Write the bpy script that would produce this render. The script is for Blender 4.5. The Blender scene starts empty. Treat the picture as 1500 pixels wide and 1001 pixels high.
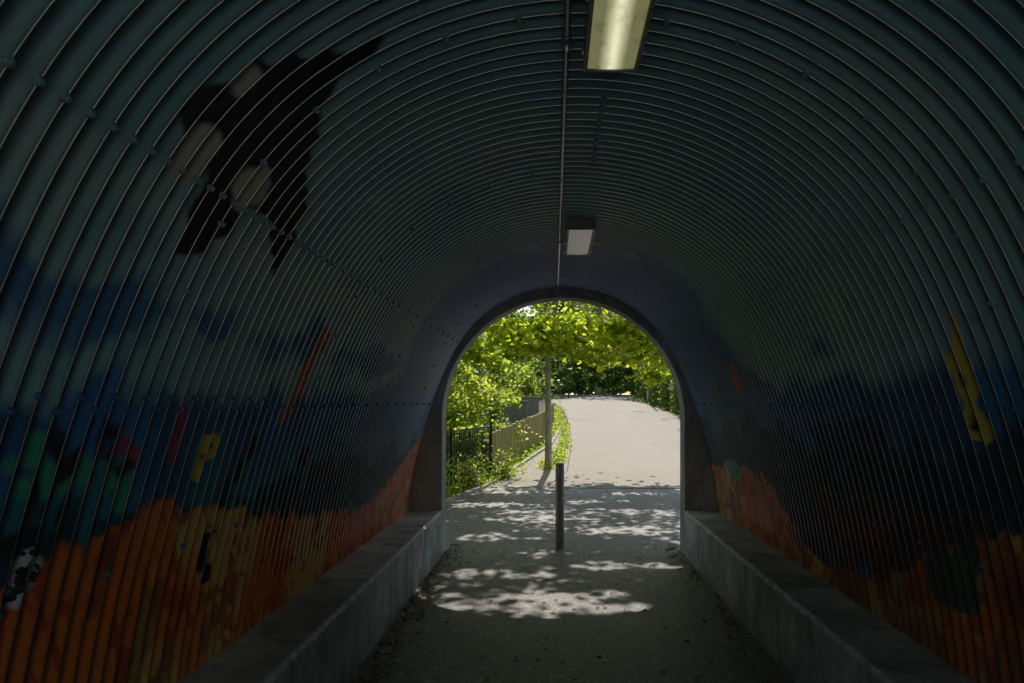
import bpy, math, random
import numpy as np
from mathutils import Vector, Matrix
rng = np.random.default_rng(7); random.seed(7)
S = bpy.context.scene
COL = S.collection
EL,AZ=44.5,3.0
# ------------------------------------------------------------------ helpers
class B:
    def __init__(s): s.v=[]; s.f=[]
    def add(s, v, f):
        o=len(s.v); s.v += [tuple(p) for p in v]; s.f += [tuple(i+o for i in q) for q in f]
    def box(s, x0,x1,y0,y1,z0,z1):
        s.add([(x0,y0,z0),(x1,y0,z0),(x1,y1,z0),(x0,y1,z0),(x0,y0,z1),(x1,y0,z1),(x1,y1,z1),(x0,y1,z1)],
              [(0,3,2,1),(4,5,6,7),(0,1,5,4),(1,2,6,5),(2,3,7,6),(3,0,4,7)])
    def obox(s, p, q, w, z0, z1):
        p=Vector(p); q=Vector(q); d=(q-p).normalized(); n=Vector((-d.y,d.x))*w/2
        a,b,c,e = p-n,q-n,q+n,p+n
        if not isinstance(z0,tuple): z0=(z0,z0)
        if not isinstance(z1,tuple): z1=(z1,z1)
        s.add([(a.x,a.y,z0[0]),(b.x,b.y,z0[1]),(c.x,c.y,z0[1]),(e.x,e.y,z0[0]),
               (a.x,a.y,z1[0]),(b.x,b.y,z1[1]),(c.x,c.y,z1[1]),(e.x,e.y,z1[0])],
              [(0,3,2,1),(4,5,6,7),(0,1,5,4),(1,2,6,5),(2,3,7,6),(3,0,4,7)])
    def tube(s, pts, rad, seg=8, cap=True):
        pts=[Vector(p) for p in pts]; v=[]; f=[]
        if not hasattr(rad,'__len__'): rad=[rad]*len(pts)
        for i,p in enumerate(pts):
            t=(pts[min(i+1,len(pts)-1)]-pts[max(i-1,0)]).normalized()
            a=t.cross(Vector((0.3,1,0.1)) if abs(t.y)<.8 else Vector((1,0,0.1))).normalized(); b=t.cross(a)
            for k in range(seg):
                an=2*math.pi*k/seg
                v.append(p+(a*math.cos(an)+b*math.sin(an))*rad[i])
        for i in range(len(pts)-1):
            for k in range(seg):
                k2=(k+1)%seg
                f.append((i*seg+k,i*seg+k2,(i+1)*seg+k2,(i+1)*seg+k))
        if cap:
            f.append(tuple(range(seg))[::-1]); f.append(tuple((len(pts)-1)*seg+k for k in range(seg)))
        s.add(v,f)
    def obj(s, name, mat, smooth=False, parent=None, kind=None):
        me=bpy.data.meshes.new(name); me.from_pydata(s.v,[],s.f); me.update()
        if smooth: me.shade_smooth()
        me.materials.append(mat)
        return link(name, me, parent, kind)
def link(name, data, parent=None, kind=None):
    o=bpy.data.objects.new(name,data); COL.objects.link(o)
    if parent: o.parent=parent
    if kind: o["kind"]=kind
    return o
def thing(name, loc, label, cat, group=None):
    o=bpy.data.objects.new(name,None); o.location=loc; o.empty_display_size=.2; COL.objects.link(o)
    tag(o,label,cat,group); return o
def tag(o,label,cat,group=None):
    o["label"]=label; o["category"]=cat
    if group: o["group"]=group
def keep(o, parent):
    o.parent=parent; o.location = Vector(o.location)-Vector(parent.location)
def bevel(o,w=.01,seg=2):
    m=o.modifiers.new("bevel",'BEVEL'); m.width=w; m.segments=seg; m.limit_method='ANGLE'
def gz(y): 
    return 0.0 if y<14.7 else (.055*(y-14.7) if y<52 else .055*37.3)
# ------------------------------------------------------------------ node helper
class Mat:
    def __init__(s,name):
        s.m=bpy.data.materials.new(name); s.m.use_nodes=True; s.t=s.m.node_tree; s.n=s.t.nodes; s.l=s.t.links
        s.b=s.n["Principled BSDF"]; s.out=s.n["Material Output"]
        s.tc=s.n.new("ShaderNodeTexCoord"); s.geo=None
    def put(s,sock,val):
        if hasattr(val,'links') or isinstance(val,bpy.types.NodeSocket): s.l.new(val,sock)
        else:
            if isinstance(val,(tuple,list)) and len(val)==3 and sock.type=='RGBA': val=(*val,1)
            sock.default_value=val
    def coord(s,scale=(1,1,1),kind="Object"):
        mp=s.n.new("ShaderNodeMapping"); s.l.new(s.tc.outputs[kind],mp.inputs[0]); mp.inputs[3].default_value=scale
        return mp.outputs[0]
    def noise(s,scale,detail=3,rough=.55,vec=None,sc=(1,1,1),dist=0.):
        n=s.n.new("ShaderNodeTexNoise"); s.l.new(vec or s.coord(sc),n.inputs["Vector"])
        n.inputs["Scale"].default_value=scale; n.inputs["Detail"].default_value=detail; n.inputs["Roughness"].default_value=rough
        n.inputs["Distortion"].default_value=dist
        return n.outputs["Fac"]
    def voro(s,scale,feature='F1',out="Distance",sc=(1,1,1)):
        n=s.n.new("ShaderNodeTexVoronoi"); n.feature=feature; s.l.new(s.coord(sc),n.inputs["Vector"]); n.inputs["Scale"].default_value=scale
        return n.outputs[out]
    def math(s,op,a,b=0.,clamp=False):
        n=s.n.new("ShaderNodeMath"); n.operation=op; n.use_clamp=clamp; s.put(n.inputs[0],a); s.put(n.inputs[1],b); return n.outputs[0]
    def ramp(s,v,a,b):
        n=s.n.new("ShaderNodeMapRange"); s.put(n.inputs[0],v); n.inputs[1].default_value=a; n.inputs[2].default_value=b; n.clamp=True
        return n.outputs[0]
    def mix(s,f,a,b,mode='MIX'):
        n=s.n.new("ShaderNodeMix"); n.data_type='RGBA'; n.blend_type=mode
        s.put(n.inputs[0],f); s.put(n.inputs[6],a); s.put(n.inputs[7],b); return n.outputs[2]
    def attr(s,name):
        n=s.n.new("ShaderNodeAttribute"); n.attribute_name=name; return n.outputs["Fac"]
    def xyz(s):
        g=s.n.new("ShaderNodeSeparateXYZ"); s.l.new(s.tc.outputs["Object"],g.inputs[0]); return g.outputs
    def bump(s,h,st=.3,d=.01):
        n=s.n.new("ShaderNodeBump"); s.put(n.inputs["Height"],h); n.inputs["Strength"].default_value=st; n.inputs["Distance"].default_value=d
        s.l.new(n.outputs[0],s.b.inputs["Normal"]); return n.outputs[0]
    def base(s,c,r=.7,metal=0.,spec=.5):
        s.put(s.b.inputs["Base Color"],c); s.put(s.b.inputs["Roughness"],r); s.b.inputs["Metallic"].default_value=metal
        s.b.inputs["Specular IOR Level"].default_value=spec
        return s
# ------------------------------------------------------------------ materials
def m_concrete(name,c=(.30,.29,.26),dark=.45,moss=.0,edge=False):
    m=Mat(name); n1=m.noise(1.1,7,.68,dist=.6); n2=m.noise(14,5,.6); n3=m.noise(90,2)
    col=m.mix(m.ramp(n1,.38,.62),tuple(x*dark for x in c),c)
    col=m.mix(m.math('MULTIPLY',m.ramp(n2,.45,.7),.6),col,tuple(x*.5 for x in c))
    st=m.noise(3.1,6,.7,sc=(1,1,.35),dist=.8); col=m.mix(m.math('MULTIPLY',m.ramp(st,.5,.66),.6),col,(.12,.12,.10))
    if moss: col=m.mix(m.math('MULTIPLY',m.ramp(m.noise(2.2,5,.7),.45,.65),moss),col,(.10,.12,.07))
    pits=m.ramp(m.voro(30),.02,.10); col=m.mix(m.math('ADD',m.math('MULTIPLY',pits,.7),.3),(.06,.06,.055),col)
    if edge:
        o=m.xyz(); d=m.math('ABSOLUTE',m.math('SUBTRACT',o[0],.1))
        k=m.math('MULTIPLY',m.ramp(d,1.305,1.285),m.ramp(o[2],.425,.440))
        k=m.math('MULTIPLY',k,m.ramp(m.noise(11,5,.75),.36,.56)); col=m.mix(m.math('MULTIPLY',k,.9),col,(.88,.86,.81))
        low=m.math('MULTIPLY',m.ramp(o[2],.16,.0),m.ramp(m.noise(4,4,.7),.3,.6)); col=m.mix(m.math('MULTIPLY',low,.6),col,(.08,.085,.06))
    m.base(col,.82,spec=.35)
    m.bump(m.math('ADD',m.math('ADD',n2,n3),m.math('MULTIPLY',pits,.6)),.6,.008); return m.m
concrete=m_concrete("concrete_ledge_mat",(.82,.79,.73),.5,.3,True)
concrete_wall=m_concrete("concrete_wall_mat",(.66,.59,.50),.6,.1)

def m_asphalt(name,c,var=.6,speck=.5,rough=.62,sc=75,b=.006):
    m=Mat(name); n1=m.noise(.7,6,.65); n2=m.noise(60,4,.7)
    col=m.mix(m.ramp(n1,.3,.7),tuple(x*var for x in c),c)
    v=m.voro(sc,out="Color"); sep=m.n.new("ShaderNodeSeparateColor"); m.l.new(v,sep.inputs[0])
    col=m.mix(m.math('MULTIPLY',m.ramp(sep.outputs[0],.76,1.),speck),col,tuple(min(x*4,.7) for x in c))
    col=m.mix(m.math('MULTIPLY',m.ramp(n2,.48,.62),.6),col,tuple(x*.35 for x in c))
    patch=m.voro(.35,out="Color",sc=(1.6,1,1)); sp=m.n.new("ShaderNodeSeparateColor"); m.l.new(patch,sp.inputs[0])
    col=m.mix(m.math('MULTIPLY',sp.outputs[0],.18),col,tuple(x*.5 for x in c))
    m.base(col,m.math('ADD',m.math('MULTIPLY',n1,.2),rough-.1),spec=.6)
    m.bump(m.math('ADD',n2,m.math('MULTIPLY',sep.outputs[0],.9)),.9,b); return m.m
asph=m_asphalt("path_asphalt",(.152,.132,.134),.55,.8,.50,48,.011)
road_m=m_asphalt("road_asphalt",(.36,.31,.25),.75,.35,.8)
slab_m=m_asphalt("pavement_asphalt",(.42,.37,.30),.85,.3,.85)
bounce_m=m_asphalt("bounce_paving",(.62,.62,.62),.9,.2,.85)

m=Mat("ground_soil"); m.base(m.mix(m.ramp(m.noise(.8,6,.7),.4,.62),(.05,.045,.03),(.06,.10,.025)),.95); m.bump(m.noise(20,4),.6,.03); soil=m.m

# mural on corrugated steel
m=Mat("mural_paint")
NZ={}
def nz(sc,d=4):
    if (sc,d) not in NZ: NZ[(sc,d)]=m.noise(sc,d,.55,dist=.4)
    return NZ[(sc,d)]
def layer(prev,attr,col,amp=.1,sc=5,op=1.,soft=.006):
    f=m.math('ADD',m.attr(attr),m.math('MULTIPLY',m.math('SUBTRACT',nz(sc),.5),amp))
    n=m.n.new("ShaderNodeMapRange"); m.put(n.inputs[0],f); n.inputs[1].default_value=soft; n.inputs[2].default_value=-soft; n.clamp=True
    f=n.outputs[0]
    if op<1: f=m.math('MULTIPLY',f,op)
    return m.mix(f,prev,col)
sage=m.mix(m.ramp(m.noise(.9,3),.4,.6),(.30,.58,.57),(.42,.67,.60))
c=sage
c=layer(c,"f_pale",(.58,.76,.60),.35,3,.6,.05)
c=layer(c,"f_cloud",(.03,.20,.46),.60,2.1,.9,.03)
c=layer(c,"f_endblue",(.02,.17,.50),.6,1.6,.95,.06)
c=layer(c,"f_navy",m.mix(m.ramp(m.noise(1.7,3),.42,.58),(.02,.13,.28),(.025,.23,.54)),.45,1.9,1.,.04)
c=layer(c,"f_teal",(.02,.27,.27),.9,3.1,.8,.05)
c=layer(c,"f_dark",(.010,.024,.04),.85,2.9,.85,.04)
amb=m.mix(m.ramp(m.noise(1.6,2,.5,sc=(1,1,.7),dist=1.0),.47,.54),(.97,.22,.015),(.97,.55,.11))
amb=m.mix(m.math('MULTIPLY',m.ramp(m.noise(2.9,3,.55,sc=(1,1.2,.7),dist=2.0),.54,.58),.8),amb,(.60,.045,.012))
amb=m.mix(m.math('MULTIPLY',m.ramp(m.noise(3.7,3,.55,sc=(1,1.4,.6),dist=1.5),.57,.63),.6),amb,(.20,.06,.02))
c=layer(c,"f_orange",amb,.34,3.6,1.,.015)
c=layer(c,"f_amber",(.20,.035,.015),.7,1.9,.8,.10)
c=layer(c,"f_stroke",(.85,.17,.03),.06,8,.85)
c=layer(c,"f_yellow",(.95,.70,.05),.05,11,.95)
c=layer(c,"f_green",(.05,.50,.24),.07,9,.9)
c=layer(c,"f_deepgreen",(.015,.10,.07),.16,6,.9)
c=layer(c,"f_magenta",(.55,.03,.10),.07,9,.8)
c=layer(c,"f_ink",(.010,.010,.012),.03,9,1.)
c=layer(c,"f_white",m.mix(m.ramp(m.noise(26,2),.5,.53),(.8,.8,.78),(.02,.02,.02)),.03,8)
c=layer(c,"f_black",(.006,.005,.005),.055,7)
c=layer(c,"f_beige",(.78,.70,.52),.03,8)
dirt=m.ramp(m.noise(9,6,.7),.4,.8)
c=m.mix(m.math('MULTIPLY',dirt,.18),c,(.05,.05,.045))
c=m.mix(m.math('MULTIPLY',m.ramp(m.attr("valley_shade"),.55,1.),m.math('ADD',m.math('MULTIPLY',m.noise(6,4,.7),.5),.4)),c,(.02,.022,.022))  # shade in the corrugation troughs, painted into the colour
m.base(c,m.ramp(m.noise(30,4),-.3,1.9),spec=.9)
m.b.inputs["Coat Weight"].default_value=1.; m.b.inputs["Coat Roughness"].default_value=.20; m.b.inputs["Coat IOR"].default_value=1.95
m.bump(m.math('ADD',m.noise(120,3),m.math('MULTIPLY',m.noise(35,3),.8)),.25,.0022)
mural=m.m

m=Mat("galvanised_steel"); m.base(m.mix(m.ramp(m.noise(40,3),.4,.6),(.38,.39,.39),(.52,.53,.52)),.32,.6); steel=m.m
m=Mat("painted_bolt")
gp=m.n.new("ShaderNodeNewGeometry"); sx=m.n.new("ShaderNodeSeparateXYZ"); m.l.new(gp.outputs["Position"],sx.inputs[0])
m.base(m.mix(m.ramp(sx.outputs[2],1.62,1.75),(.04,.16,.28),(.26,.42,.40)),.4); boltm=m.m
m=Mat("lamp_housing"); m.base(m.mix(m.ramp(m.noise(25,4,.7),.5,.7),(.36,.34,.26),(.15,.085,.04)),.5); housing=m.m
m=Mat("lamp_diffuser_lit")
ax=m.math('ABSOLUTE',m.xyz()[0]); core=m.ramp(ax,.045,.005)
stain=m.ramp(m.noise(30,5,.7,sc=(1,.4,1)),.5,.75)
colr=m.mix(m.math('MULTIPLY',stain,.5),(.60,.60,.34),(.28,.24,.10)); m.base(colr,.35)
m.put(m.b.inputs["Emission Color"],m.mix(core,(.42,.42,.18),(.96,.96,.62)))
m.put(m.b.inputs["Emission Strength"],m.math('MULTIPLY',m.math('ADD',m.math('MULTIPLY',core,.48),.34),m.math('SUBTRACT',1.,m.math('MULTIPLY',stain,.45))))
diff_lit=m.m
m=Mat("lamp_diffuser_added_glow"); m.base(m.mix(m.ramp(m.noise(35,5,.7),.5,.75),(.97,.90,.86),(.6,.52,.46)),.4)
m.put(m.b.inputs["Emission Color"],(.9,.82,.76)); m.b.inputs["Emission Strength"].default_value=.10; diff_glow=m.m  # faint glow added to the diffuser of a switched-off lamp
m=Mat("bollard_paint"); m.base(m.mix(m.ramp(m.noise(22,5,.7),.45,.62),(.44,.32,.21),(.60,.50,.37)),.65); bollm=m.m
m=Mat("bollard_band"); m.base(m.mix(m.ramp(m.noise(30,4),.45,.6),(.78,.70,.58),(.45,.37,.28)),.45); bandm=m.m
m=Mat("black_iron"); m.base((.018,.018,.02),.5); iron=m.m
m=Mat("mossy_boards")
w=m.n.new("ShaderNodeTexNoise"); m.l.new(m.coord((1,6,.25)),w.inputs["Vector"]); w.inputs["Scale"].default_value=3
cb=m.mix(m.ramp(w.outputs["Fac"],.35,.65),(.22,.15,.05),(.52,.39,.16)); cb=m.mix(m.math('MULTIPLY',m.ramp(m.noise(1.5,4),.42,.58),.8),cb,(.27,.28,.06))
m.base(cb,.85); m.bump(w.outputs["Fac"],.4,.02); boards=m.m
m=Mat("tree_bark"); m.base(m.mix(m.ramp(m.noise(9,6,.7,sc=(1,1,.3)),.4,.65),(.30,.26,.18),(.56,.51,.38)),.9); m.bump(m.noise(25,5,.7,sc=(1,1,.3)),.6,.02); bark=m.m
m=Mat("litter"); 
gg=m.n.new("ShaderNodeNewGeometry"); m.base(m.mix(gg.outputs["Random Per Island"],(.05,.03,.015),(.45,.28,.11)),.8); litter=m.m

def m_leaf(name,c0,c1,t0,t1,tr=.5):
    m=Mat(name); g=m.n.new("ShaderNodeNewGeometry"); r=g.outputs["Random Per Island"]
    nn=m.ramp(m.noise(.9,3),.35,.65)
    f=m.math('ADD',m.math('MULTIPLY',r,.6),m.math('MULTIPLY',nn,.4))
    m.base(m.mix(f,c0,c1),.5,spec=.4)
    t=m.n.new("ShaderNodeBsdfTranslucent"); m.put(t.inputs[0],m.mix(f,t0,t1))
    mx=m.n.new("ShaderNodeMixShader"); mx.inputs[0].default_value=tr
    m.l.new(m.b.outputs[0],mx.inputs[1]); m.l.new(t.outputs[0],mx.inputs[2]); m.l.new(mx.outputs[0],m.out.inputs[0]); return m.m
leaf_maple=m_leaf("maple_leaves",(.05,.10,.015),(.14,.19,.025),(.26,.48,.02),(.92,.92,.08),.72)
leaf_shrub=m_leaf("shrub_leaves",(.045,.09,.02),(.15,.20,.035),(.20,.40,.03),(.84,.88,.12),.66)
leaf_dark=m_leaf("wood_leaves",(.04,.085,.03),(.10,.15,.05),(.18,.34,.06),(.58,.70,.16),.56)
leaf_hedge=m_leaf("hedge_leaves",(.05,.09,.025),(.12,.17,.04),(.16,.32,.05),(.54,.66,.12),.54)

# ------------------------------------------------------------------ leaves
def leaf_obj(name, C, size, mat, parent=None, kind=None, up=.6):
    N=len(C); C=np.asarray(C,float)
    s=size*rng.uniform(.6,1.3,N)
    n=rng.normal(size=(N,3)); n[:,2]=np.abs(n[:,2])+up; n/=np.linalg.norm(n,axis=1)[:,None]
    a=rng.normal(size=(N,3)); a-=n*(a*n).sum(1)[:,None]; a/=np.linalg.norm(a,axis=1)[:,None]
    b=np.cross(n,a)
    prof=[(-.5,0,0),(-.28,.34,.05),(.08,.40,.07),(.5,0,-.05),(.08,-.40,.07),(-.28,-.34,.05)]
    V=np.empty((N,6,3))
    for i,(u,v,wz) in enumerate(prof):
        V[:,i]=C+(a*u+b*v+n*wz)*s[:,None]
    me=bpy.data.meshes.new(name); me.vertices.add(N*6); me.vertices.foreach_set("co",V.ravel())
    me.loops.add(N*6); me.loops.foreach_set("vertex_index",np.arange(N*6,dtype=np.int32))
    me.polygons.add(N); me.polygons.foreach_set("loop_start",np.arange(0,N*6,6,dtype=np.int32))
    me.update(calc_edges=True); me.validate(); me.materials.append(mat)
    return link(name,me,parent,kind)
def clumps(center,rad,n,per,cr,flat=.5,shell=.55):
    P=[];Q=[]
    while len(Q)<n:
        p=rng.uniform(-1,1,3); r=np.linalg.norm(p)
        if r>1 or (r<shell and rng.random()<.6): continue
        wob=1+.22*math.sin(3.1*p[0]+5*p[1]+center[0])+.15*math.sin(7*p[2]+2*p[0])
        Q.append(np.array(center)+p*np.array(rad)*wob)
    for q in Q:
        k=int(per*rng.uniform(.5,1.4)); c=cr*rng.uniform(.6,1.3)
        P.append(q+rng.normal(size=(k,3))*np.array([c,c,c*flat]))
    return np.vstack(P),Q
def tree(name,base,th,tr,center,rad,n,per,cr,ls,mat,label,cat="tree",limbs=14,lean=(0,0),zmin=None,flat=.5,extra=None,group=None,gaps=()):
    T=thing(name,base,label,cat,group)
    P,Q=clumps(center,rad,n,per,cr,flat)
    if extra:
        for e in extra:
            p2,q2=clumps(*e); P=np.vstack([P,p2]); Q=Q+q2[:3]
    if zmin is not None: P=P[P[:,2]>zmin(P[:,1])+.26*np.sin(P[:,0]*2.3+1)+.15*np.sin(P[:,1]*3)]
    # thin parts of the crown (openings the sun falls through)
    for (gx,gy,rx,ry,pr) in gaps:
        sx_=P[:,0]-P[:,2]*math.tan(math.radians(AZ))/math.tan(math.radians(EL)); sy_=P[:,1]-P[:,2]/math.tan(math.radians(EL))
        wv=.22*np.sin(sx_*9+gx)+.18*np.sin(sy_*13+gy*3) if rx<3 else 0
        P=P[~((np.hypot((sx_-gx)/rx,(sy_-gy)/ry)+wv<1)&(rng.random(len(P))<pr))]
    b=Vector(base); b2=B()
    top=b+Vector((lean[0],lean[1],th)); 
    apex=Vector((center[0],center[1],center[2]+rad[2]*.6))
    pts=[b+Vector((0,0,-.1)),b+Vector((lean[0]*.1,lean[1]*.1,.12)),b.lerp(top,.33)+Vector((tr*.15,0,0)),b.lerp(top,.7)-Vector((tr*.1,0,0)),top,top.lerp(apex,.5)+Vector((.15,.1,0)),apex]
    b2.tube(pts,[tr*1.5,tr*1.12,tr*.98,tr*.9,tr*.82,tr*.45,tr*.1],10)
    for i in range(limbs):
        q=Vector(Q[int(rng.integers(len(Q)))]); t=rng.uniform(0,.75); s=top.lerp(apex,t); mid=s.lerp(q,.5)+Vector((0,0,.12*(q-s).length))
        r=tr*.42*(1-t*.6); b2.tube([s,s.lerp(mid,.5)+Vector((0,0,.03)),mid,mid.lerp(q,.55),q],[r,r*.8,r*.55,r*.35,r*.12],6)
        for k in range(2):
            q2=mid.lerp(q,.4)+Vector(rng.normal(size=3)*rad[0]*.16); b2.tube([mid,mid.lerp(q2,.5)+Vector((0,0,.05)),q2],[r*.35,r*.22,r*.08],5)
    tk=b2.obj("trunk",bark,True); keep(tk,T)
    cr_=leaf_obj("crown",P,ls,mat); keep(cr_,T)
    return T
# ------------------------------------------------------------------ tunnel profile
CX=.10; YB=-2.35  # rear end out of view, kept short to let daylight in
half=[(0,2.82),(.316,2.782),(.6,2.675),(.857,2.508),(1.0,2.365),(1.15,2.14),(1.27,1.88),(1.39,1.55),(1.49,1.2),(1.57,.85),(1.63,.457),(1.66,.1),(1.665,-.06)]
full=[(-x,z) for x,z in half[::-1]]+half[1:]
fp=np.array(full); seg=np.r_[0,np.cumsum(np.linalg.norm(np.diff(fp,axis=0),axis=1))]
L=seg[-1]; NS=190; ss=np.linspace(0,L,NS)
px=np.interp(ss,seg,fp[:,0]); pz=np.interp(ss,seg,fp[:,1])
def smooth(a,k=11):
    pad=k//2; e=np.r_[2*a[0]-a[pad:0:-1],a,2*a[-1]-a[-2:-pad-2:-1]]; return np.convolve(e,np.ones(k)/k,'valid')
for _ in range(2): px=smooth(px); pz=smooth(pz)
tx=np.gradient(px); tz=np.gradient(pz); tl=np.hypot(tx,tz); nx=tz/tl; nzv=-tx/tl
PITCH=.084; AMP=.0125; Y0=YB; Y1=8.34; SUB=14
ny=int((Y1-Y0)/PITCH*SUB)+1; ys=np.linspace(Y0,Y1,ny)
wave=AMP*np.cos(2*np.pi*ys/PITCH)
X=CX+px[None,:]+nx[None,:]*wave[:,None]; Z=pz[None,:]+nzv[None,:]*wave[:,None]; Y=np.repeat(ys[:,None],NS,1)
V=np.stack([X,Y,Z],-1).reshape(-1,3)
idx=np.arange(ny*NS).reshape(ny,NS)
F=np.stack([idx[:-1,:-1],idx[:-1,1:],idx[1:,1:],idx[1:,:-1]],-1).reshape(-1,4)
me=bpy.data.meshes.new("corrugated_lining"); me.vertices.add(len(V)); me.vertices.foreach_set("co",V.ravel())
me.loops.add(len(F)*4); me.loops.foreach_set("vertex_index",F.ravel().astype(np.int32))
me.polygons.add(len(F)); me.polygons.foreach_set("loop_start",np.arange(0,len(F)*4,4,dtype=np.int32)); me.update(calc_edges=True); me.shade_smooth()
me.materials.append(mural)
YY=Y.ravel(); HH=np.repeat(pz[None,:],ny,0).ravel(); SX=np.repeat(px[None,:],ny,0).ravel()
left=SX<0
def poly_sdf(pts,side):
    p=np.array(pts,float); d=np.full(len(YY),9.); ins=np.zeros(len(YY),bool); n=len(p)
    for i in range(n):
        a=p[i]; b=p[(i+1)%n]; e=b-a; w0=YY-a[0]; w1=HH-a[1]
        t=np.clip((w0*e[0]+w1*e[1])/(e@e),0,1); d=np.minimum(d,np.hypot(w0-e[0]*t,w1-e[1]*t))
        c=((a[1]>HH)!=(b[1]>HH))&(YY<(b[0]-a[0])*(HH-a[1])/(b[1]-a[1]+1e-9)+a[0]); ins^=c
    d=np.where(ins,-d,d); return np.where(left==(side=='L'),d,1.)
def ell(c,r,side,ang=0):
    u=YY-c[0]; v=HH-c[1]; ca,sa=math.cos(ang),math.sin(ang); u,v=u*ca+v*sa,-u*sa+v*ca
    k=np.hypot(u/r[0],v/r[1]); return np.where(left==(side=='L'),(k-1)*min(r),1.)
def setf(name,a): 
    at=me.attributes.new(name,'FLOAT','POINT'); at.data.foreach_set("value",np.clip(a,-1,1).astype(np.float32))
MN=np.minimum.reduce
setf("valley_shade",np.repeat(((1-wave/AMP)*.5)[:,None],NS,1).ravel())
blk=[(2.33,2.66),(2.20,2.56),(2.04,2.46),(1.95,2.33),(2.05,2.25),(2.24,2.25),(2.25,2.13),(2.31,2.03),(2.44,2.05),(2.52,2.14),(2.52,2.22),(2.72,2.24),(2.88,2.16),(3.02,2.08),(3.02,2.22),(2.92,2.33),(2.70,2.41),(2.58,2.49),(2.44,2.53)]
setf("f_black",poly_sdf(blk,'L'))
setf("f_beige",MN([ell((2.13,2.26),(.085,.075),'L'),ell((2.5,2.27),(.10,.07),'L'),ell((2.09,2.44),(.06,.035),'L')]))
ol=np.interp(YY,[0,1.7,2.2,2.9,3.55,4.6,5.5,6.4,7.3,7.9,8.4],[.80,1.0,1.20,1.25,1.11,.95,.84,.79,.96,1.17,1.3])
orr=np.interp(YY,[0,2.3,2.8,3.3,4.1,5.0,5.6,5.9,6.4,7.7,8.4],[.9,1.1,1.15,1.0,.68,.55,.70,.93,1.06,1.0,.95])
setf("f_orange",HH-np.where(left,ol,orr))
setf("f_amber",np.maximum(HH-1.0,.0)+np.where(left,.22,np.where(YY<5,-.05,.07)))
setf("f_navy",HH-np.where(left,1.62,1.70)-np.where(YY>5,.25*(YY-5)/2,0))
setf("f_teal",np.maximum(HH-1.45,.75-HH)+.10)
setf("f_dark",np.maximum(HH-1.42,.6-HH)+.10+np.where(left,.10,-.10))
setf("f_cloud",np.abs(HH-1.86)-.06+np.where(left,.0,.10))
setf("f_endblue",np.maximum(6.0-YY,1.3-HH)*.3)
setf("f_pale",np.abs(HH-2.12)-.05+np.where(YY>4.5,.2,0)+np.where(left,0,.15))
setf("f_stroke",MN([poly_sdf([(3.93,1.98),(4.05,1.93),(3.98,1.78),(3.93,1.62),(3.84,1.50),(3.74,1.50),(3.80,1.62),(3.83,1.78)],'L'),
    ell((6.1,1.78),(.16,.09),'R',-.7),ell((1.62,1.78),(.08,.05),'L')]))
setf("f_yellow",MN([ell((3.05,1.43),(.075,.055),'L',-.2),ell((3.03,1.34),(.045,.045),'L'),ell((3.14,1.49),(.03,.03),'L'),poly_sdf([(2.68,1.93),(2.74,1.93),(2.77,1.80),(2.86,1.76),(2.84,1.60),(2.90,1.48),(2.80,1.44),(2.72,1.48),(2.76,1.6),(2.69,1.72)],'R')]))
setf("f_green",MN([ell((2.45,1.38),(.10,.05),'L',.3),ell((2.52,1.32),(.06,.06),'L'),ell((2.15,1.40),(.18,.05),'L',.1),ell((2.0,1.48),(.1,.04),'L',.4),ell((7.2,.98),(.3,.1),'R'),ell((1.9,.66),(.16,.06),'L',.3)]))
setf("f_deepgreen",MN([ell((3.32,.86),(.26,.13),'R'),ell((3.15,.98),(.12,.10),'R'),ell((5.4,1.1),(.3,.12),'R')]))
setf("f_magenta",MN([ell((2.75,1.49),(.05,.11),'L',.4),ell((2.40,1.46),(.06,.035),'L'),ell((2.5,1.42),(.04,.03),'L')]))
letters=[ell((2.10,1.47),(.022,.085),'L',.5),ell((2.19,1.46),(.022,.085),'L',-.5),ell((2.28,1.47),(.022,.09),'L',.1),ell((2.34,1.52),(.06,.02),'L',.2),ell((2.34,1.45),(.055,.02),'L',-.3),ell((2.06,1.34),(.022,.07),'L',.0),ell((2.12,1.33),(.05,.022),'L',.8),ell((2.20,1.34),(.022,.08),'L',-.3),ell((2.47,1.37),(.06,.022),'L',.9),ell((2.44,1.39),(.06,.022),'L',-.7),ell((3.07,1.42),(.022,.022),'L'),ell((3.02,1.38),(.012,.03),'L',.6)]
setf("f_ink",MN(letters+[ell((3.25,.98),(.03,.08),'L',.3),ell((3.32,.88),(.05,.05),'L'),ell((3.30,1.05),(.06,.02),'L'),ell((3.5,1.40),(.04,.06),'L'),ell((3.42,1.30),(.03,.05),'L'),ell((2.06,1.24),(.09,.04),'L'),ell((2.80,1.68),(.035,.045),'R'),ell((2.83,1.52),(.02,.03),'R'),ell((4.3,1.3),(.1,.06),'L'),ell((3.3,1.86),(.03,.06),'L',.2)]))
setf("f_white",ell((2.10,1.14),(.07,.08),'L'))
TUN=thing("tunnel",(CX,8.34,0),"pedestrian underpass of mural-painted corrugated steel with concrete end wall","tunnel")
lining=link("lining",me); keep(lining,TUN); lining["label"]="corrugated steel vault with blue, orange and black mural"
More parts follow.
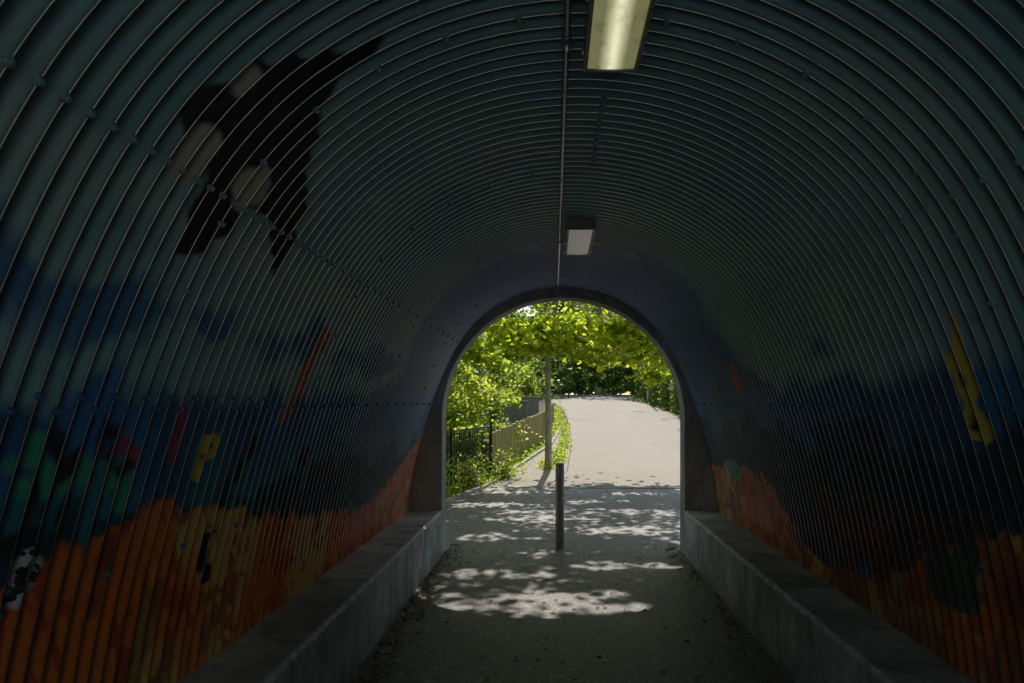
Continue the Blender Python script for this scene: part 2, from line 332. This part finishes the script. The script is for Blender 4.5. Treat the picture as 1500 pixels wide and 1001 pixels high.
def headwall(y0,y1,name):
    N=48; arc=[(-1.27,-.1),(-1.27,.4),(-1.27,.9)]+[(-1.27*math.cos(t),1.42+1.27*math.sin(t)) for t in np.linspace(0,math.pi,N)]+[(1.27,.9),(1.27,.4),(1.27,-.1)]
    W,H=4.2,3.55; out=[]
    for i,(x,z) in enumerate(arc):
        if i<3: out.append((-W,z))
        elif i>=len(arc)-3: out.append((W,z))
        else:
            t=math.pi*(i-3)/(N-1); dx,dz=-math.cos(t),math.sin(t)
            k=min(W/abs(dx) if abs(dx)>1e-6 else 99,(H-1.42)/dz if dz>1e-6 else 99); out.append((dx*k,1.42+dz*k))
    b=B(); n=len(arc)
    v=[(CX+x,y0,z) for x,z in arc]+[(CX+x,y0,z) for x,z in out]+[(CX+x,y1,z) for x,z in arc]+[(CX+x,y1,z) for x,z in out]
    f=[]
    for i in range(n-1):
        f+=[(i,i+1,n+i+1,n+i),(2*n+i+1,2*n+i,3*n+i,3*n+i+1),(i+1,i,2*n+i,2*n+i+1),(n+i,n+i+1,3*n+i+1,3*n+i)]
    b.add(v,f); o=b.obj(name,concrete_wall); keep(o,TUN); bevel(o,.012); return o
headwall(8.342,8.64,"end_wall")
# bolts
bb=B()
bb.tube([(0,0,-.006),(0,0,.002),(0,0,.005)],[.0112,.0112,.0095],12); bb.tube([(0,0,.004),(0,0,.010),(0,0,.0115)],[.0082,.0082,.0068],6)
proto=bb.obj("bolt",boltm,False)
bolt_me=proto.data; bpy.data.objects.remove(proto)
def prof_at_h(h,side):
    m_=NS//2; r=range(0,m_) if side<0 else range(m_,NS)
    return min(r,key=lambda i:abs(pz[i]-h))
spots=[]
for k in range(int(.9/PITCH),int(8.2/PITCH)+1):
    y=k*PITCH
    for h,sd in ((1.6,-1),(2.215,-1),(1.6,1),(2.215,1),(1.08,-1) ,(1.0,1)):
        if h<1.2 and k%6: continue
        if y>5 and k%4: continue
        if (y>3.6 or sd>0) and k%2: continue
        spots.append((y,prof_at_h(h+.012*((k%2)*2-1),sd)))
    if 37<=k<=47 or 69<=k<=75:
        spots.append((y,int(np.argmin(abs(px-.09)))))
for ry in (2.4,4.1,5.8,7.5):
    for i in range(int(NS*.25),int(NS*.75),6): spots.append((round(ry/PITCH)*PITCH,i))
spots.sort(key=lambda s:s[0]+ (4 if s[0]<1.3 else 0))
rest=B()
for j,(y,i) in enumerate(spots):
    n=Vector((nx[i],0,nzv[i])); p=Vector((CX+px[i],y,pz[i]))+n*(AMP+.001)
    M=Matrix.Translation(p)@n.to_track_quat('Z','Y').to_matrix().to_4x4()@Matrix.Rotation(random.random()*3,4,'Z')
    if j<98:
        o=bpy.data.objects.new("bolt",bolt_me); COL.objects.link(o); o.parent=TUN
        o.matrix_local=Matrix.Translation(-Vector(TUN.location))@M
    else: rest.add([M@v.co for v in bolt_me.vertices],[tuple(q.vertices) for q in bolt_me.polygons])
o=rest.obj("bolts",boltm,False,kind="stuff"); keep(o,TUN)
# ------------------------------------------------------------------ ledges
def ledge(x0,x1,name,label):
    b=B(); ysl=np.arange(YB,8.341,.05); ysl[-1]=8.34; sgn=1 if x0<0 else -1
    inner=x1 if x0<0 else x0; outer=x0 if x0<0 else x1
    rows=[]
    for i,y in enumerate(ysl):
        j=rng.normal()*.002; j2=rng.normal()*.002; chip=.011*max(0,rng.normal()-1.0)
        rows.append([(inner+j*.5,y,-.05),(inner+j,y,.2),(inner+j,y,.442-chip),(inner-sgn*(.014+chip),y,.457+j2),(inner-sgn*.15,y,.457),(outer,y,.46),(outer,y,-.05)])
    n=7; v=[p for r in rows for p in r]; f=[]
    for i in range(len(rows)-1):
        for k in range(n):
            k2=(k+1)%n; f.append((i*n+k,(i+1)*n+k,(i+1)*n+k2,i*n+k2) if sgn>0 else (i*n+k2,(i+1)*n+k2,(i+1)*n+k,i*n+k))
    f.append(tuple(range(n))); f.append(tuple((len(rows)-1)*n+k for k in range(n)))
    b.add(v,f); o=b.obj(name,concrete); tag(o,label,"ledge","concrete ledges along the tunnel path"); return o
ledge(-1.78,-1.17,"concrete_ledge","stained grey concrete ledge running below the orange mural wall")
ledge(1.37,1.98,"concrete_ledge","stained grey concrete ledge running below the dark mural wall")
# ------------------------------------------------------------------ lamps
def lamp(x,y0,y1,zb,diffm,label):
    T=thing("ceiling_lamp",(x,(y0+y1)/2,zb+.085),label,"lamp","tunnel ceiling lamps")
    hl=(y1-y0)/2; w=.091
    b=B(); b.add([(-w*.92,-hl+.006,0),(w*.92,-hl+.006,0),(w*.92,hl-.006,0),(-w*.92,hl-.006,0),(-w,-hl,-.065),(w,-hl,-.065),(w,hl,-.065),(-w,hl,-.065)],
              [(0,1,2,3),(7,6,5,4),(4,5,1,0),(5,6,2,1),(6,7,3,2),(7,4,0,3)])
    o=b.obj("housing",housing,parent=T); bevel(o,.006)
    b=B(); t=.013
    for q in ((-w-.003,-w+t,-hl-.003,hl+.003),(w-t,w+.003,-hl-.003,hl+.003)): b.box(*q,-.082,-.0655)
    for q in ((-w+t,w-t,-hl-.003,-hl+t),(-w+t,w-t,hl-t,hl+.003)): b.box(*q,-.0815,-.066)
    o=b.obj("frame",housing,parent=T); bevel(o,.003)
    b=B(); w2=w-t-.001; h2=hl-t-.001; K=10; v=[];f=[]
    for i in range(K+1):
        u=-1+2*i/K; zz=-.074-.003*math.cos(u*math.pi/2)
        v+=[(u*w2,-h2,zz),(u*w2,h2,zz)]
    for i in range(K): f.append((2*i,2*i+2,2*i+3,2*i+1))
    b.add(v,f); b.obj("diffuser",diffm,True,parent=T)
    for yy in (-hl*.6,hl*.6):
        b=B(); b.box(-.015,.015,yy-.02,yy+.02,0,.035); b.obj("bracket",steel,parent=T)
    for yy in (-hl*.7,0,hl*.7):
        for sx in (-1,1):
            b=B(); b.box(sx*(w+.0065)-.003,sx*(w+.0065)+.003,yy-.015,yy+.015,-.08,-.05); b.obj("clip",steel,parent=T)
lamp(.19,1.70,2.67,2.700,diff_lit,"rusty box lamp with yellowed diffuser on corrugated ceiling")
lamp(.178,5.11,6.03,2.70,diff_glow,"pale dim box lamp on corrugated ceiling")
T=thing("conduit",(.04,8.3,2.78),"thin steel cable conduit clipped to the ceiling","pipe")
b=B(); b.tube([(.042,y,2.784+.001*math.sin(y*5)) for y in np.linspace(YB+.1,8.33,60)],.0105,10); keep(b.obj("pipe",steel,True),T)
for y in np.arange(.6,8.3,1.22):
    b=B(); b.tube([(.042,y-.012,2.784),(.042,y+.012,2.784)],.0145,10); keep(b.obj("clip",steel),T)
for y in (2.62,5.9):
    b=B(); b.tube([(.042,y-.045,2.784),(.042,y-.04,2.784),(.042,y+.04,2.784),(.042,y+.045,2.784)],[.012,.0165,.0165,.012],12); keep(b.obj("coupling",steel,True),T)
# ------------------------------------------------------------------ bollard
T=thing("bollard",(.067,8.70,0),"weathered grey-brown steel bollard with pale band on asphalt","bollard")
b=B(); b.tube([(0,0,-.05),(0,0,.80)],.047,24); b.obj("post",bollm,True,parent=T)
b=B(); b.tube([(0,0,.8),(0,0,.803),(0,0,.893),(0,0,.896)],[.047,.0482,.0482,.047],24); b.obj("band",bandm,parent=T)
b=B(); b.tube([(0,0,.896),(0,0,.922),(0,0,.927)],[.0475,.0475,.044],24); b.obj("cap",bollm,parent=T)
# ------------------------------------------------------------------ ground
def grid_sheet(name,xs,yl,mat,dz=0.):
    v=[(x,y,gz(y)+dz) for y in yl for x in xs]; n=len(xs)
    f=[(i*n+k,i*n+k+1,(i+1)*n+k+1,(i+1)*n+k) for i in range(len(yl)-1) for k in range(n-1)]
    b=B(); b.add(v,f); return b.obj(name,mat,True,kind="structure")
yl=sorted(set([-600,-100,-20,-7,8,12,14.7]+list(np.arange(16,53,2.))+[52.,60,100,600]))
grid_sheet("ground",[-600,-60,-20,-8,-4,-2,0,2,4,8,20,60,600],yl,soil,-.012)
def strip(name,rows,mat,dz):
    b=B(); v=[];f=[]
    for y,a,c in rows:
        for k in range(5): v.append((a+(c-a)*k/4,y,gz(y)+dz))
    for i in range(len(rows)-1):
        for k in range(4): f.append((i*5+k,i*5+k+1,(i+1)*5+k+1,(i+1)*5+k))
    b.add(v,f); return b.obj(name,mat,kind="structure")
strip("path",[(YB,-1.6,1.8),(8.64,-1.6,1.8),(8.8,-1.95,7),(12.3,-1.75,7),(14.7,-1.25,7),(14.95,-1.2,7)],asph,-.004)
strip("pavement",[(-26,-6,16),(YB,-6,16)],bounce_m,-.003)  # unseen paving added behind the camera to bounce sunlight into the tunnel
rd=[(14.95,-.1,7),(17,.30,6.4),(22,.50,5.8),(28,.55,5.5),(32,.55,5.3),(37,.45,5.1),(42,.1,4.9),(46,-.9,4.9),(49,-4,5.0),(53,-9,6.0),(58,-20,7)]
rd2=[]
for i in range(len(rd)-1):
    for k in range(4):
        t=k/4; rd2.append(tuple(rd[i][j]*(1-t)+rd[i+1][j]*t for j in range(3)))
rd2.append(rd[-1]); strip("road",rd2,road_m,.0)
strip("pavement",[(14.95,-1.15,-.12),(17,-.85,.28),(22,-.05,.48),(28,.30,.53)],slab_m,-.003)
strip("pavement",[(31,.62,1.55),(34,.55,1.75),(38,.5,1.8),(42,.2,1.7),(45.5,-.7,1.2)],slab_m,.005)
b=B()
for r in range(2):
    x=-1.15
    while x<6.6:
        w=rng.uniform(.12,.18); y=14.72+r*.135+x*-.035+rng.normal()*.004; z=rng.uniform(.004,.022)
        b.box(x,x+w-.015,y,y+.118,-.03,z); x+=w
o=b.obj("sett_gutter",concrete_wall,kind="structure"); 
b=B(); vk=[(12.3,-1.78),(14.7,-1.3),(17,-.9),(22,-.08),(28,.27)]
for i in range(len(vk)-1):
    (ya,xa),(yb,xb)=vk[i],vk[i+1]; n=max(2,int((yb-ya)/.9))
    for k in range(n):
        t0,t1=k/n,(k+1)/n-.012
        pa=(xa+(xb-xa)*t0,ya+(yb-ya)*t0); pb=(xa+(xb-xa)*t1,ya+(yb-ya)*t1)
        b.obox(pa,pb,.09,(gz(pa[1])-.05,gz(pb[1])-.05),(gz(pa[1])+.05,gz(pb[1])+.05))
b.obj("kerb",concrete_wall,kind="structure")
# embankment over the tunnel
b=B(); prof=[(-11,-.02),(-7,1.7),(-4.2,2.9),(-2,3.05),(2,3.05),(4.4,2.9),(7.2,1.7),(11,-.02)]; yy=np.linspace(YB-.02,8.5,14); n=len(prof)
v=[(x,y,z+.06*math.sin(y*1.1+x)) for y in yy for x,z in prof]; f=[(i*n+k,i*n+k+1,(i+1)*n+k+1,(i+1)*n+k) for i in range(13) for k in range(n-1)]
for base_,yv in ((0,yy[0]),(13*n,yy[-1])):
    o_=len(v); v+=[(-4.2,yv,-.02),(4.4,yv,-.02)]
    f+=[(base_,base_+1,base_+2,o_),(base_+5,base_+6,base_+7,o_+1)]
b.add(v,f); b.obj("embankment",soil,True,kind="structure")
# ------------------------------------------------------------------ boarded wall
T=thing("retaining_wall",(-.7,19.4,gz(19.4)),"mossy tan-brown boarded wall beside the path verge","wall")
pts=[(-1.28,16.2),(-.98,18.2),(-.62,20.3),(-.32,22.4),(-.12,24.8),(-.02,27.5)]
b=B(); kk=0
for i in range(len(pts)-1):
    a=Vector(pts[i]); c_=Vector(pts[i+1]); n=int((c_-a).length/.16)
    for k in range(n):
        kk+=1; p=a.lerp(c_,k/n-.02); q=a.lerp(c_,(k+1)/n); h=.88+rng.normal()*.012
        b.obox(p,q,.045+(.012 if kk%2 else 0)+rng.uniform(0,.004),(gz(p.y)-.1,gz(q.y)-.1),(gz(p.y)+h,gz(q.y)+h))
keep(b.obj("boards",boards),T)
# ------------------------------------------------------------------ railings
def railing(name,p,q,h,step,label,bar=.008,mat=iron):
    p=Vector(p);q=Vector(q);L_=(q-p).length; T=thing(name,(p.x,p.y,gz(p.y)),label,"railing")
    for zz in (h-.03,.12):
        b=B(); b.obox(p,q,.03,(gz(p.y)+zz-.015,gz(q.y)+zz-.015),(gz(p.y)+zz+.015,gz(q.y)+zz+.015))
        keep(b.obj("rail",mat),T)
    b=B(); n=int(L_/step)
    for k in range(1,n):
        c_=p.lerp(q,k/n); b.tube([(c_.x,c_.y,gz(c_.y)+.12),(c_.x,c_.y,gz(c_.y)+h-.03)],bar,6)
    keep(b.obj("bars",mat),T)
    n=max(1,int(L_/1.4))
    for k in range(n+1):
        c_=p.lerp(q,k/n); b=B(); b.box(c_.x-.024,c_.x+.024,c_.y-.024,c_.y+.024,gz(c_.y)-.05,gz(c_.y)+h+.03); b.tube([(c_.x,c_.y,gz(c_.y)+h+.03),(c_.x,c_.y,gz(c_.y)+h+.06)],[.03,.008],8)
        keep(b.obj("post",mat),T)
railing("railing",(-2.40,12.4),(-1.26,16.0),1.06,.10,"black iron railing overgrown by shrubs beside the path",.0095)
railing("railing",(-3.2,46.5),(.9,47.5),1.05,.14,"black iron railing at the far end of the road",.012)
for (xa,xb,ya,yb,hh) in ((-3.2,-.9,27,27.35,.95),(-3.2,-.6,32,32.4,.85)):
    b=B(); b.box(xa,xb,ya,yb,.3,gz(ya)+hh-.06); b.box(xa-.04,xb+.04,ya-.04,yb+.04,gz(ya)+hh-.062,gz(ya)+hh)
    o=b.obj("parapet",slab_m); bevel(o,.02); tag(o,"pale low concrete parapet behind the shrubs","wall","pale parapets behind the shrubs")
T=thing("lamp_post",(5.0,42,gz(42)),"slender grey street lamp post beside the hedge","lamp post")
b=B(); b.tube([(5,42,gz(42)-.1),(5,42,gz(42)+.9),(5,42,gz(42)+.95),(5,42,7.2)],[.08,.08,.055,.04],10); keep(b.obj("pole",steel,True),T)
b=B(); b.tube([(5,42,7.15),(4.85,42,7.45),(4.35,42,7.55)],[.035,.03,.028],8); b.add([(4.4,41.88,7.5),(4.4,42.12,7.5),(3.8,42.1,7.52),(3.8,41.9,7.52),(4.4,41.9,7.6),(4.4,42.1,7.6),(3.85,42.06,7.58),(3.85,41.94,7.58)],[(0,1,2,3),(7,6,5,4),(0,4,5,1),(1,5,6,2),(2,6,7,3),(3,7,4,0)]); keep(b.obj("lamp_head",steel),T)
# ------------------------------------------------------------------ vegetation
zf=lambda y: np.interp(y,[10,12,14.3,15.2,17,30],[3.3,3.4,3.0,2.2,2.2,2.3])
tree("maple_tree",(-.12,17.4,gz(17.4)),2.7,.075,(.2,17.2,4.6),(3.4,3.0,2.2),38,110,.38,.14,leaf_maple,"slim maple with bright backlit yellow-green crown over the path",limbs=24,zmin=zf,flat=.42,
     gaps=[(1.,19.4,9,4.5,.85),(.05,6.35,.80,.36,.80),(-.6,7.4,.5,.25,.85),(.65,7.8,.5,.25,.85),(0,8.4,.5,.2,.8),(-.9,9.4,.6,.3,.85),(.9,9.9,.6,.3,.85),(-.2,10.8,.6,.3,.8),(1.5,11.6,.6,.4,.8),(-1.1,12.4,.5,.35,.8),(.5,12.8,.6,.35,.8),(-.6,14.0,.6,.3,.8),(1.6,13.9,.6,.3,.8)],
     extra=[((.1,12.8,6.4),(3.9,3.9,1.9),78,330,.52,.35),((.4,17.9,6.5),(3.6,2.0,1.2),16,270,.5,.35),
            ((-2.1,12.0,5.4),(1.0,1.8,1.0),10,210,.4,.4),((2.4,12.0,5.4),(1.0,1.8,1.0),10,210,.4,.4),
            ((1.5,15.8,2.85),(1.1,1.0,.42),15,90,.26,.3,.2),((2.05,16.2,2.2),(.32,.5,.40),10,60,.14,.5,.2),
            ((-1.3,16,2.9),(1.2,1.0,.6),14,90,.28,.35,.2),((.0,16.2,2.9),(1.0,.6,.42),16,90,.25,.3,.2),
            ((.9,17.3,3.0),(1.8,.6,.5),18,100,.28,.3,.2)])
tree("beech_tree",(-4.6,14.4,0),2.4,.12,(-4.2,14.4,4.6),(2.4,3.0,2.4),50,140,.4,.12,leaf_shrub,"leafy tree standing among shrubs beside the railing",limbs=14)
def shrub(x,y,r,h,n,per,ls=.10,mat=leaf_shrub,label="dense backlit green shrub behind the railing"):
    T=thing("shrub",(x,y,gz(y)),label,"shrub","shrubs beside the path")
    P,Q=clumps((x,y,gz(y)+h*.52),(r,r*1.1,h*.55),n,per,.19,.65,.5); P=P[P[:,2]>gz(y)]
    b=B()
    for i in range(9):
        q=Vector(Q[i]); s=Vector((x+rng.normal()*.08,y+rng.normal()*.08,gz(y)-.03)); b.tube([s,s.lerp(q,.5)+Vector((0,0,.15)),q],[.022,.015,.005],6)
    keep(b.obj("stems",bark,True),T); keep(leaf_obj("foliage",P,ls,mat),T)
shrub(-2.85,15.7,1.0,2.7,52,130,.09); shrub(-2.55,18.4,1.1,3.3,55,130,.105); shrub(-2.3,21.6,1.2,3.4,55,125,.12)
shrub(-3.0,13.4,.55,1.0,24,90,.07); shrub(-2.2,25.5,1.5,4.0,48,120,.13); shrub(-3.0,30,1.6,4.6,50,110,.15); shrub(-1.9,35,1.4,2.6,45,110,.15)
shrub(-2.0,16.8,.5,1.2,20,90,.07,label="low weedy shrub against the railing and boarded wall")
shrub(-1.65,18.8,.45,1.3,18,90,.08,label="low weedy shrub against the boarded wall")
shrub(-1.50,14.6,.24,.55,9,70,.055,label="straggly weed shrub growing through the railing")
shrub(-2.0,13.1,.28,.6,9,70,.055,label="straggly weed shrub growing through the railing")
shrub(-1.05,16.0,.25,.5,9,60,.055,label="straggly weed shrub at the end of the boarded wall")
def cover(name,segs,n,ls,hmax,mat=leaf_shrub):
    P=[]
    for (a,b_,w) in segs:
        a=np.array(a);b_=np.array(b_)
        for i in range(n):
            t=rng.random(); c_=a+(b_-a)*t+rng.normal(size=2)*w; hh=hmax*(.25+.75*abs(math.sin(t*17+a[0]*5)))
            for _ in range(9): 
                q=c_+rng.normal(size=2)*.07; P.append((q[0],q[1],gz(q[1])+.01+abs(rng.normal())*hh*.5))
    return leaf_obj(name,P,ls,mat,kind="stuff",up=.3)
cover("weeds",[((-2.05,12.2),(-1.70,15),.16),((-1.5,14.9),(-.95,17),.14),((-1.1,17),(-.30,22.2),.08),((-.3,22),(.15,28),.06),((-2.3,9),(-2.1,12.3),.1),((.2,28),(.1,38),.15)],140,.055,.22)
cover("weeds",[((-.20,17.2),(.15,19),.08),((.10,18.6),(.28,22),.05),((.28,22),(.38,28),.05)],85,.05,.22)
cover("weeds",[((5.9,20),(5.6,30),.25),((5.6,30),(5.2,42),.2),((5.2,42),(5.1,48),.25),((-2,45.5),(.0,46.5),.4)],150,.09,.3,leaf_hedge)
# hedge
T=thing("hedge",(6.2,36,gz(36)),"shaded green hedge along the road edge","hedge")
P=[]; HH_=2.2
for i in range(38000):
    y=rng.uniform(24,47); t=rng.random(); x0=6.0-.034*(y-24)
    if t<.6: x=x0+rng.normal()*.16; z=rng.uniform(0,HH_)
    elif t<.85: x=x0+rng.uniform(-.1,1.4); z=HH_-.05+rng.normal()*.14
    else: x=x0+rng.uniform(0,1.4); z=rng.uniform(.2,HH_)
    x+=.14*math.sin(y*2.1); P.append((x,y,gz(y)+z+.16*math.sin(y*1.7)))
keep(leaf_obj("foliage",P,.115,leaf_hedge),T)
b=B(); b.tube([(6.6,24.5,gz(24.5)+.1),(6.2,34,gz(34)+.3),(5.8,46,gz(46)+.2)],.03,6)
for y in np.arange(25.5,46,1.5):
    x0=6.55-.034*(y-24); b.tube([(x0,y,gz(y)-.05),(x0,y,gz(y)+.6),(x0-.2,y+.1,gz(y)+1.7)],[.03,.022,.01],6)
o=b.obj("stems",bark,True); o["kind"]="stuff"; keep(o,T)
# background trees
for (x,y,h,r) in [(-9,52,11,4.6),(-3.5,56,12,5),(3.2,58,12.5,5),(9,57,12,5),(9.5,44,10,3.4),(-6,43,9,3.4),(15,50,12,5),(-14,62,13,5.5),(8.6,33,7,2.2)]:
    g_=gz(y)
    tree("broadleaf_tree",(x,y,g_),h*.22,.22,(x,y,g_+h*.5),(r,r,h*.48),42,105,.7,.28,leaf_dark if y>45 else leaf_hedge,"tall green broadleaf tree beyond the road","tree",limbs=8,flat=.6,group="trees beyond the road")
for (x,y,r,h) in [(-3.5,49.5,2.0,2.6),(1.8,53.5,2.2,2.6),(5.2,53,2.0,2.4),(8.5,49,2,3.4),(-8,48,2.2,3)]:
    shrub(x,y,r,h,40,110,.2,leaf_dark,"dark shrub beyond the far railing")
P=[]
for i in range(30000):
    x=rng.uniform(-55,55); y=72+rng.normal()*2+.02*x*x*.2; z=gz(70)+rng.uniform(0,1)**.8*(10+2.5*math.sin(x*.35)+1.5*math.sin(x*.9)); P.append((x,y,z))
leaf_obj("woodland",P,.9,leaf_dark,kind="stuff",up=.1)
# fallen leaves
P=[]
for i in range(1500):
    if rng.random()<.6: 
        sd=rng.random()<.6; y=rng.uniform(2.3,9); x=(-1.15+abs(rng.normal())*.10) if sd else (1.35-abs(rng.normal())*.10)
    else: y=rng.uniform(2.3,14.5); x=rng.uniform(-1.1,1.3) if y<8.6 else rng.uniform(-1.7,2.5)
    P.append((x,y,.006))
leaf_obj("fallen_leaves",P,.036,litter,kind="stuff",up=4)
# ------------------------------------------------------------------ light
w=bpy.data.worlds.new("World"); S.world=w; w.use_nodes=True
sky=w.node_tree.nodes.new("ShaderNodeTexSky"); sky.sky_type='NISHITA'; sky.sun_disc=False; sky.sun_elevation=math.radians(EL); sky.sun_rotation=math.radians(AZ)
bg=w.node_tree.nodes["Background"]; w.node_tree.links.new(sky.outputs[0],bg.inputs[0]); bg.inputs[1].default_value=.15
sd=bpy.data.lights.new("sun",'SUN'); sd.energy=5.0; sd.angle=math.radians(.53); sd.color=(1,.93,.82)
so=link("sun",sd); d=Vector((math.sin(math.radians(AZ))*math.cos(math.radians(EL)),math.cos(math.radians(AZ))*math.cos(math.radians(EL)),math.sin(math.radians(EL))))
so.rotation_euler=d.to_track_quat('Z','Y').to_euler(); so.location=(0,30,30)
cam=bpy.data.cameras.new("camera"); co=link("camera",cam); co.location=(0,0,1.6); co.rotation_euler=(math.pi/2,0,0)
cam.lens=28; cam.sensor_width=36; cam.shift_x=-61/1500; cam.shift_y=88/1500; cam.clip_start=.05; cam.clip_end=1500
S.camera=co
S.view_settings.view_transform='Standard'; S.view_settings.look='None'; S.view_settings.exposure=0
